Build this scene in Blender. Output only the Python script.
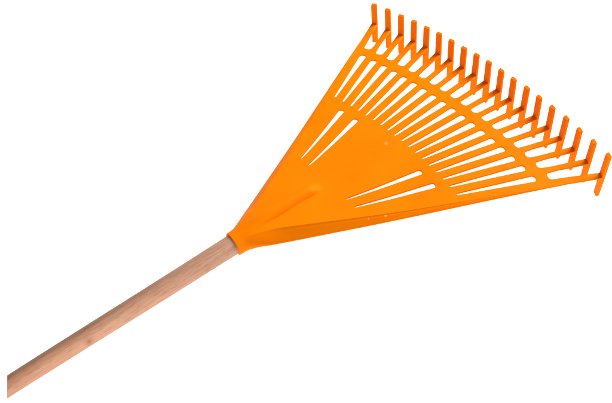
import bpy, bmesh, math, random
from mathutils import Matrix, Vector

scene = bpy.context.scene
for o in list(bpy.data.objects):
    bpy.data.objects.remove(o)

# ------------------------------------------------------------------ camera
# metres; the rake's own frame: x along the handle towards the tines, y across, z up
TILT = math.atan((0.0372 - 0.0158) / 0.75)      # it rests on its tine points and on the handle's end
REST = Matrix.Rotation(-TILT, 4, 'Y')
def rest_z(x, z):
    return (REST @ Vector((x, 0, z))).z
LIFT = -min(rest_z(0.435, -0.0370), rest_z(-0.325, -0.0158))
WORLD = Matrix.Translation((0, 0, LIFT)) @ REST

CAM_R = Matrix(((0.7995292793173201, -0.5920039319466966, -0.10141141984006455),
                (0.5064239163558255, 0.5736708011236338, 0.6437675270476106),
                (-0.32293613680905187, -0.5660681553468798, 0.7584715519022622)))
CAM_O = Vector((-0.08321576794909903, -0.045925033669162306, -0.9070744948367048))
F_PX = 706.8946
cam_rot = CAM_R.transposed()
cam_loc = -(cam_rot @ CAM_O)
cd = bpy.data.cameras.new('camera')
cam = bpy.data.objects.new('camera', cd)
scene.collection.objects.link(cam)
cam.matrix_world = WORLD @ (Matrix.Translation(cam_loc) @ cam_rot.to_4x4())
cd.sensor_width = 36.0
cd.lens = 36.0 * F_PX / 612.0
cd.clip_start = 0.02
cd.clip_end = 60
scene.camera = cam
scene.render.resolution_x, scene.render.resolution_y = 1024, 674

# ------------------------------------------------------------------ world, lamps, exposure
w = bpy.data.worlds.new('World'); scene.world = w; w.use_nodes = True
bg = w.node_tree.nodes['Background']
bg.inputs[0].default_value = (1, 1, 1, 1)
bg.inputs[1].default_value = 0.33

def area(name, loc, target, size, power, col=(1, 1, 1)):
    l = bpy.data.lights.new(name, 'AREA'); l.shape = 'SQUARE'; l.size = size
    l.energy = power; l.color = col
    o = bpy.data.objects.new(name, l); scene.collection.objects.link(o)
    o.location = loc
    o.rotation_euler = (Vector(target) - Vector(loc)).to_track_quat('-Z', 'Y').to_euler()
    return o
area('softbox', (2.25, 0.10, 1.95), (0.15, 0, 0), 1.9, 152, (1, 0.985, 0.96))
low = area('handle_fill', (-0.70, -0.95, 0.16), (-0.255, 0.0, 0.01), 0.24, 0.40, (1, 0.93, 0.91))  # added fill, brightens only the handle's lower side
low.data.spread = math.radians(19)

scene.view_settings.view_transform = 'Standard'
scene.view_settings.look = 'None'
scene.view_settings.exposure = 0
scene.view_settings.gamma = 1

# ------------------------------------------------------------------ materials
def new_mat(name):
    m = bpy.data.materials.new(name); m.use_nodes = True
    nt = m.node_tree
    return m, nt, nt.nodes['Principled BSDF']

def plastic():
    m, nt, p = new_mat('orange_plastic')
    N, L = nt.nodes.new, nt.links.new
    tc = N('ShaderNodeTexCoord')
    n1 = N('ShaderNodeTexNoise'); n1.inputs['Scale'].default_value = 14; n1.inputs['Detail'].default_value = 3
    L(tc.outputs['Object'], n1.inputs['Vector'])
    r = N('ShaderNodeValToRGB')
    r.color_ramp.elements[0].position = 0.3; r.color_ramp.elements[0].color = (0.83, 0.170, 0.0005, 1)
    r.color_ramp.elements[1].position = 0.7; r.color_ramp.elements[1].color = (0.85, 0.192, 0.0008, 1)
    L(n1.outputs['Fac'], r.inputs['Fac']); 
    # pale speck, dark fleck, and two painted glints of light on the right-hand margin
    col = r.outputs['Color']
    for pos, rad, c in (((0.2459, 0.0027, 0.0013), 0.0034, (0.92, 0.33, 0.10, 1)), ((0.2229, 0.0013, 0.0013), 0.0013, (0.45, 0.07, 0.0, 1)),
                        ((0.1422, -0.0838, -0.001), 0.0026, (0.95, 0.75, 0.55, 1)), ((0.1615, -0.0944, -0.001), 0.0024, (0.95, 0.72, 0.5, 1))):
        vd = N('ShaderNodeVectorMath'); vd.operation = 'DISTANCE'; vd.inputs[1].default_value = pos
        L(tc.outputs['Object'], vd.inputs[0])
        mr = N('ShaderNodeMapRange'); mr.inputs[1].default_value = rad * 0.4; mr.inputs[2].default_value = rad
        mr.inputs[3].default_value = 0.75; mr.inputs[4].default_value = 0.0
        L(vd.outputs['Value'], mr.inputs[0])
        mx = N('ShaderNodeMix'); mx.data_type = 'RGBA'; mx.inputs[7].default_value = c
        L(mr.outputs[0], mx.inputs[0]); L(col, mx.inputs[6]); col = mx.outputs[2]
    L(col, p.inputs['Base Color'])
    n2 = N('ShaderNodeTexNoise'); n2.inputs['Scale'].default_value = 1400; n2.inputs['Detail'].default_value = 2
    L(tc.outputs['Object'], n2.inputs['Vector'])
    n3 = N('ShaderNodeTexNoise'); n3.inputs['Scale'].default_value = 22; n3.inputs['Detail'].default_value = 2
    L(tc.outputs['Object'], n3.inputs['Vector'])
    b = N('ShaderNodeBump'); b.inputs['Strength'].default_value = 0.06; b.inputs['Distance'].default_value = 0.0004
    L(n2.outputs['Fac'], b.inputs['Height'])
    b2 = N('ShaderNodeBump'); b2.inputs['Strength'].default_value = 0.12; b2.inputs['Distance'].default_value = 0.004
    L(n3.outputs['Fac'], b2.inputs['Height']); L(b.outputs['Normal'], b2.inputs['Normal'])
    L(b2.outputs['Normal'], p.inputs['Normal'])
    p.inputs['Roughness'].default_value = 0.40
    p.inputs['IOR'].default_value = 1.05
    return m

def wood():
    m, nt, p = new_mat('beech_wood')
    N, L = nt.nodes.new, nt.links.new
    tc = N('ShaderNodeTexCoord')
    mp = N('ShaderNodeMapping'); mp.inputs['Scale'].default_value = (26, 480, 480)
    L(tc.outputs['Object'], mp.inputs['Vector'])
    g = N('ShaderNodeTexNoise'); g.inputs['Scale'].default_value = 1.0; g.inputs['Detail'].default_value = 6
    g.inputs['Roughness'].default_value = 0.6; g.inputs['Distortion'].default_value = 0.5
    L(mp.outputs['Vector'], g.inputs['Vector'])
    r = N('ShaderNodeValToRGB')
    r.color_ramp.elements[0].position = 0.3; r.color_ramp.elements[0].color = (0.30, 0.170, 0.112, 1)
    r.color_ramp.elements[1].position = 0.7; r.color_ramp.elements[1].color = (0.41, 0.245, 0.172, 1)
    L(g.outputs['Fac'], r.inputs['Fac'])
    # short dark pores and a broad change of tone along the stick
    mp2 = N('ShaderNodeMapping'); mp2.inputs['Scale'].default_value = (90, 900, 900)
    L(tc.outputs['Object'], mp2.inputs['Vector'])
    g2 = N('ShaderNodeTexNoise'); g2.inputs['Scale'].default_value = 1; g2.inputs['Detail'].default_value = 2
    L(mp2.outputs['Vector'], g2.inputs['Vector'])
    r2 = N('ShaderNodeValToRGB')
    r2.color_ramp.elements[0].position = 0.28; r2.color_ramp.elements[0].color = (0.72, 0.66, 0.62, 1)
    r2.color_ramp.elements[1].position = 0.46; r2.color_ramp.elements[1].color = (1, 1, 1, 1)
    L(g2.outputs['Fac'], r2.inputs['Fac'])
    g3 = N('ShaderNodeTexNoise'); g3.inputs['Scale'].default_value = 13; g3.inputs['Detail'].default_value = 3
    L(tc.outputs['Object'], g3.inputs['Vector'])
    r3 = N('ShaderNodeValToRGB')
    r3.color_ramp.elements[0].position = 0.3; r3.color_ramp.elements[0].color = (0.94, 0.86, 0.78, 1)
    r3.color_ramp.elements[1].position = 0.7; r3.color_ramp.elements[1].color = (1, 1, 1, 1)
    L(g3.outputs['Fac'], r3.inputs['Fac'])
    def mul(a, b):
        x = N('ShaderNodeMix'); x.data_type = 'RGBA'; x.blend_type = 'MULTIPLY'; x.inputs[0].default_value = 1
        L(a, x.inputs[6]); L(b, x.inputs[7]); return x.outputs[2]
    sx = N('ShaderNodeSeparateXYZ'); L(tc.outputs['Object'], sx.inputs[0])
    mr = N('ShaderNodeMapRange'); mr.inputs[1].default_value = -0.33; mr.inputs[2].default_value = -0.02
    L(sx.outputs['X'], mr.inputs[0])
    r4 = N('ShaderNodeValToRGB')            # the stick is browner towards its far end; light painted in near the socket
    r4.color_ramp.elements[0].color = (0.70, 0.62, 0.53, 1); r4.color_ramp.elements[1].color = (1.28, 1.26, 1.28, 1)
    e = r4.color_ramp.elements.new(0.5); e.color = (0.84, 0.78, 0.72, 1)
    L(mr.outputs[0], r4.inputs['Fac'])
    # one small knot on the lower side
    vd = N('ShaderNodeVectorMath'); vd.operation = 'DISTANCE'; vd.inputs[1].default_value = (-0.222, -0.0118, 0.0005)
    L(tc.outputs['Object'], vd.inputs[0])
    r5 = N('ShaderNodeValToRGB'); r5.color_ramp.elements[0].color = (0.55, 0.42, 0.36, 1)
    r5.color_ramp.elements[0].position = 0.0012; r5.color_ramp.elements[1].position = 0.0055; r5.color_ramp.elements[1].color = (1, 1, 1, 1)
    L(vd.outputs['Value'], r5.inputs['Fac'])
    c = mul(mul(r.outputs['Color'], r2.outputs['Color']), r3.outputs['Color'])
    L(mul(mul(c, r4.outputs['Color']), r5.outputs['Color']), p.inputs['Base Color'])
    b = N('ShaderNodeBump'); b.inputs['Strength'].default_value = 0.3; b.inputs['Distance'].default_value = 0.0004
    L(g.outputs['Fac'], b.inputs['Height']); L(b.outputs['Normal'], p.inputs['Normal'])
    p.inputs['Roughness'].default_value = 0.62
    p.inputs['Specular IOR Level'].default_value = 0.25
    return m

def glow():
    m, nt, p = new_mat('self_lit_white')
    N, L = nt.nodes.new, nt.links.new
    tc = N('ShaderNodeTexCoord')
    n = N('ShaderNodeTexNoise'); n.inputs['Scale'].default_value = 0.8
    L(tc.outputs['Object'], n.inputs['Vector'])
    r = N('ShaderNodeValToRGB')
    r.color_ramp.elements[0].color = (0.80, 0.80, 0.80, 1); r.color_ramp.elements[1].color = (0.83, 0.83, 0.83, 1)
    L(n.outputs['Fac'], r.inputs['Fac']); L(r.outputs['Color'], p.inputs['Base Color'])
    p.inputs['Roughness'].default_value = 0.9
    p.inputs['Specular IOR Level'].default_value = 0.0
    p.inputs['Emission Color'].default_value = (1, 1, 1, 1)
    p.inputs['Emission Strength'].default_value = 1.05  # added glow: clips the ground to white and hides shadows
    return m

ORANGE, WOOD, GLOW = plastic(), wood(), glow()

def link(name, me, mat, parent=None):
    o = bpy.data.objects.new(name, me); scene.collection.objects.link(o)
    me.materials.clear(); me.materials.append(mat)
    o.parent = parent
    return o

def finish(bm, name, angle=38):
    bmesh.ops.recalc_face_normals(bm, faces=bm.faces)
    me = bpy.data.meshes.new(name); bm.to_mesh(me); bm.free()
    for p in me.polygons: p.use_smooth = True
    me.set_sharp_from_angle(angle=math.radians(angle))
    return me

# ------------------------------------------------------------------ setting: white backdrop, its glow added to keep shadows out
bm = bmesh.new()
bmesh.ops.create_grid(bm, x_segments=2, y_segments=2, size=4)
tb = link('glow_backdrop', finish(bm, 'glow_backdrop'), GLOW)
tb['kind'] = 'structure'

# ------------------------------------------------------------------ the rake
rake = bpy.data.objects.new('leaf_rake', None); scene.collection.objects.link(rake)
rake.matrix_world = WORLD
rake.empty_display_size = 0.1
rake['label'] = 'orange plastic fan-shaped leaf rake with nineteen upright hooked tines on a pale wooden handle'
rake['category'] = 'rake'

N_T = 19
PITCH = 0.0552
HALF_W0, HALF_SLOPE = 0.0205, 0.507
def wo(x): return HALF_W0 + HALF_SLOPE * x
def row_si(f): return 0.2656 + 0.0845 * f * f
def row_so(f): return 0.3642 + 0.115 * f * f
def row_ui(f): return 0.3796 + 0.118 * f * f
def row_tip(f): return 0.4372 + 0.131 * f * f
def pol(rho, f): return Vector((rho * math.cos(f), rho * math.sin(f)))
MOUTH_X, MOUTH_R, AXIS_Z = -0.0135, 0.0162, -0.0035
TH = 0.0026

def sstep(a, b, x):
    t = max(0.0, min(1.0, (x - a) / (b - a))); return t * t * (3 - 2 * t)

def half(x):
    if x < -0.006: return MOUTH_R + 0.0006 * (x - MOUTH_X) / 0.0075
    if x < 0.005:
        t = (x + 0.006) / 0.011
        return MOUTH_R + 0.0006 + 0.0044 * t * t * (1.6 - 0.6 * t)
    if x < 0.024:
        t = (x - 0.005) / 0.019; a, b = MOUTH_R + 0.0050, wo(0.024)
        return a + (b - a) * t
    return wo(x)

def plate_top(x, y):
    """height of the pressed sheet: a raised middle, margins falling to the edges"""
    m = max(0.0, 0.0185 * (1 - x / 0.345)) * (0.42 + 0.58 * sstep(-0.02, 0.05, x))
    wi = wo(x) - m
    H = 0.0084 * (1 - sstep(0.0, 0.20, x))
    E = -0.0046 * (1 - sstep(0.12, 0.36, x))
    ay = abs(y)
    if m < 1e-5: z = 0.0
    else:
        t = (ay - wi) / m
        z = H if t <= 0 else H + (E - H) * min(1, t) ** 0.9
        z -= 0.0005 * math.exp(-((t - 0.13) / 0.085) ** 2) * sstep(0.02, 0.06, x) * (1 - sstep(0.20, 0.30, x))
        # soften the crease
    return z

def rib(x, y):
    e = sstep(-0.012, 0.016, x) * (1 - sstep(0.108, 0.129, x))
    wr = 0.0115 - 0.0028 * max(0.0, min(1, x / 0.12))
    u = y / wr
    if abs(u) >= 1: return 0
    return 0.0070 * e * (1 - u * u) ** 0.9

def warp(x, y, s):
    """s = +1 upper skin, -1 lower skin (interpolated in between for the rounded rims)"""
    top = plate_top(x, y)
    zt, zb = top + rib(x, y) + TH / 2, top - TH / 2
    k = 1 - sstep(-0.010, 0.050, x)
    if k > 0:
        u = max(-1, min(1, y / half(x)))
        c = MOUTH_R * math.sqrt(max(0, 1 - u * u))
        zt = zt * (1 - k) + (AXIS_Z + c) * k
        zb = zb * (1 - k) + (AXIS_Z - c) * k
    return zb + (zt - zb) * (s + 1) / 2

def teardrop(p0, p1, w0, w1, n=8):
    """slot outline from its narrow inner end p0 to its wide outer end p1 (outline touches both)"""
    d = (p1 - p0).normalized(); q = Vector((-d.y, d.x))
    a = p0 + d * w0 / 2; b = p1 - d * w1 / 2
    pts = []
    for i in range(n + 1):
        t = math.pi / 2 + math.pi * i / n
        pts.append(a + (d * math.cos(t) + q * math.sin(t)) * w0 / 2)
    rc = w1 * 0.40
    for sg, a0 in ((-1, -90), (1, 0)):           # blunt outer end with rounded corners
        c = p1 - d * rc + q * sg * (w1 / 2 - rc)
        for i in range(6):
            t = math.radians(a0 + 18 * i)
            pts.append(c + (d * math.cos(t) + q * math.sin(t)) * rc)
    return pts

STUB = 0.012
U_W0, U_W1 = 0.0122, 0.0132
slots = [PITCH * (8.5 - i) for i in range(18)]

def blade_mesh():
    out = []
    xs = [MOUTH_X, -0.007, -0.0045, -0.003, -0.001, 0.001, 0.003, 0.005, 0.010, 0.015, 0.020, 0.024, 0.03]
    xs += [0.03 + 0.02 * i for i in range(1, 17)]
    right = [Vector((x, -half(x))) for x in xs]
    out += right
    fe = 0.513
    out.append(pol(row_ui(0.49) + STUB, -fe))
    for f in reversed(slots):                    # from the right edge (negative y) to the left one
        base = pol(row_ui(f), f); d = pol(1, f); q = Vector((-d.y, d.x))
        top = base + d * STUB
        r = U_W0 / 2
        out.append(top - q * U_W1 / 2)
        for k in range(9):
            t = math.pi * k / 8
            out.append(base + d * (r * 0.7 - r * 0.7 * math.sin(t) ** 0.85) - q * r * math.cos(t))
        out.append(top + q * U_W1 / 2)
    out.append(pol(row_ui(0.49) + STUB, fe))
    out += [Vector((v.x, -v.y)) for v in reversed(right)]
    loops = [out]
    for f in slots:
        loops.append(teardrop(pol(row_si(f), f), pol(row_so(f), f * 0.995), 0.0030, 0.0101))
    for s in (1, -1):
        loops.append(teardrop(Vector((0.1395, 0.0588 * s)), Vector((0.2435, 0.0982 * s)), 0.0023, 0.0084))
        loops.append(teardrop(Vector((0.1400, 0.0412 * s)), Vector((0.2465, 0.0690 * s)), 0.0023, 0.0084))
    cu = bpy.data.curves.new('outline', 'CURVE'); cu.dimensions = '2D'; cu.fill_mode = 'BOTH'
    for lp in loops:
        sp = cu.splines.new('POLY'); sp.points.add(len(lp) - 1)
        for i, v in enumerate(lp): sp.points[i].co = (v.x, v.y, 0, 1)
        sp.use_cyclic_u = True
    cu.extrude = 0.5; cu.bevel_depth = 0.0005; cu.bevel_resolution = 2; cu.offset = -0.0005
    tmp = bpy.data.objects.new('tmp', cu); scene.collection.objects.link(tmp)
    bpy.context.view_layer.update()
    me = bpy.data.meshes.new_from_object(tmp.evaluated_get(bpy.context.evaluated_depsgraph_get()))
    bpy.data.objects.remove(tmp); bpy.data.curves.remove(cu)
    bm = bmesh.new(); bm.from_mesh(me); bpy.data.meshes.remove(me)
    bmesh.ops.remove_doubles(bm, verts=bm.verts, dist=1e-6)
    def cut(co, no):
        bmesh.ops.bisect_plane(bm, geom=bm.verts[:] + bm.edges[:] + bm.faces[:], plane_co=co, plane_no=no, dist=1e-7)
    x = MOUTH_X + 0.0015
    while x < 0.40:
        cut((x, 0, 0), (1, 0, 0)); x += 0.002 if x < 0.135 else 0.01
    for s in (1, -1):                            # cuts that follow the crease and the margins
        for off in (-0.0011, 0.0, 0.0007, 0.0014, 0.0022, 0.0031, 0.0042, 0.0055): cut((0, s * (0.0020 + off), 0), (-0.5606, s, 0))
        for off in (0.0015, 0.004): cut((0, s * (HALF_W0 - off), 0), (-0.507, s, 0))
    y = 0.0
    while y < 0.215:
        for s in ((1, -1) if y > 0 else (1,)): cut((0, y * s, 0), (0, 1, 0))
        y += 0.00115 if y < 0.024 else (0.004 if y < 0.08 else 0.012)
    for v in bm.verts:
        s = v.co.z
        # bevelled ends sit just beyond +-0.5: turn that into a real rim of TH
        if abs(s) <= 0.5001: sk = math.copysign(1 - 0.0005 / (TH / 2), s)
        else: sk = math.copysign(1 - (0.0005 - (abs(s) - 0.5)) / (TH / 2), s)
        v.co.z = warp(v.co.x, v.co.y, sk)
    bmesh.ops.dissolve_degenerate(bm, dist=1e-7, edges=bm.edges)
    return finish(bm, 'blade', 42)

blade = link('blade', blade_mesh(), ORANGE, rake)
blade['label'] = 'solid orange fan plate with tapering slots and a moulded central rib'

# --- tines: each a flat bar (tine) ending in an upright hook
def loft(bm, rings, cap=True):
    vs = [[bm.verts.new(p) for p in r] for r in rings]
    n = len(rings[0])
    for a, b in zip(vs, vs[1:]):
        for i in range(n):
            bm.faces.new((a[i], a[(i + 1) % n], b[(i + 1) % n], b[i]))
    if cap:
        bm.faces.new(vs[0]); bm.faces.new(vs[-1])

def rrect(w, h, r, n=3):
    pts = []
    for cx, cy, a0 in ((w/2-r, h/2-r, 0), (-w/2+r, h/2-r, 90), (-w/2+r, -h/2+r, 180), (w/2-r, -h/2+r, 270)):
        for k in range(n + 1):
            a = math.radians(a0 + 90 * k / n)
            pts.append((cx + r * math.cos(a), cy + r * math.sin(a)))
    return pts

rnd = random.Random(4)
HOOK_T, HOOK_W, HOOK_UP, HOOK_DN = 0.0044, 0.0100, 0.0386, 0.0368
for i in range(N_T):
    f = PITCH * (9 - i)
    edge = i in (0, N_T - 1)
    sg = 1 if f > 0 else -1
    # inner end inside the blade's stub; outer end at the hook
    if edge:
        fa = sg * 0.4985; fb = sg * 0.5010; wa, wb = 0.0118, 0.0098
        a = pol(row_ui(0.49) + STUB - 0.003, fa); tipf = fb
    else:
        wa, wb = 0.0087, 0.0098
        fa = f; tipf = f * 1.004
        a = pol(row_ui(f) + STUB - 0.003, fa)
    b = pol(row_tip(tipf), tipf)
    d = (b - a).normalized(); q = Vector((-d.y, d.x)); L = (b - a).length
    wob = rnd.uniform(-0.0007, 0.0007)
    bm = bmesh.new(); rings = []
    for k in range(9):
        t = k / 8; c = a + d * (L * t)
        ww = wa + (wb - wa) * t; hh = TH - 0.00024 + 0.0004 * t
        rings.append([Vector((c.x + q.x * px, c.y + q.y * px, wob * t * t + pz)) for px, pz in rrect(ww, hh, 0.0006)])
    loft(bm, rings)
    tine = link('tine', finish(bm, 'tine'), ORANGE, rake)
    # hook: a flat prong standing square across the tine's end, half above it and half below
    bm = bmesh.new(); rings = []
    lean = rnd.uniform(-0.012, 0.012); lean2 = rnd.uniform(-0.015, 0.015)
    dz = rnd.uniform(-0.0006, 0.0006)
    zs = [(-HOOK_DN, 0.84), (-HOOK_DN + 0.0007, 0.93), (-HOOK_DN + 0.004, 0.96), (-0.012, 1.0), (0, 1.02), (0.012, 1.0),
          (HOOK_UP - 0.005, 0.97), (HOOK_UP - 0.0008, 0.95), (HOOK_UP, 0.88)]
    for z, sc in zs:
        c = b + d * (HOOK_T / 2 + z * lean) + q * (z * lean2)
        zz = z + (dz if z > 0 else 0)
        rings.append([Vector((c.x + q.x * px + d.x * py, c.y + q.y * px + d.y * py,
                             zz + (0.3 * (py - HOOK_T / 2) if z > 0.037 else 0)))
                      for px, py in rrect(HOOK_W * sc, HOOK_T * (0.5 + sc / 2), 0.0007)])
    loft(bm, rings)
    link('hook', finish(bm, 'hook'), ORANGE, tine)

# --- wooden handle, sawn off at a slant at its far end
bm = bmesh.new(); rings = []
x0, x1, NS, NSEG = -0.40, 0.012, 56, 44
for k in range(NSEG + 1):
    x = x0 + (x1 - x0) * k / NSEG
    t = (x + 0.325) / 0.31
    r = 0.0113 + (0.0136 - 0.0113) * t
    bow = 0.0003 * math.sin(x * 17)
    rings.append([Vector((x, bow + r * math.cos(2*math.pi*j/NS), AXIS_Z + r * math.sin(2*math.pi*j/NS))) for j in range(NS)])
loft(bm, rings)
# the saw cut: a plane 32 degrees off square
left = Vector(((7.0 - 306.0) / F_PX, 0, -1)); up = Vector((0, 1, 0))
n = CAM_R.transposed() @ up.cross(left)
if n.x > 0: n = -n
res = bmesh.ops.bisect_plane(bm, geom=bm.verts[:] + bm.edges[:] + bm.faces[:], plane_co=cam_loc, plane_no=n, clear_outer=True)
bmesh.ops.holes_fill(bm, edges=[e for e in bm.edges if e.is_boundary])
handle = link('handle', finish(bm, 'handle', 40), WOOD, rake)
handle['label'] = 'pale pinkish-brown round wooden stick'
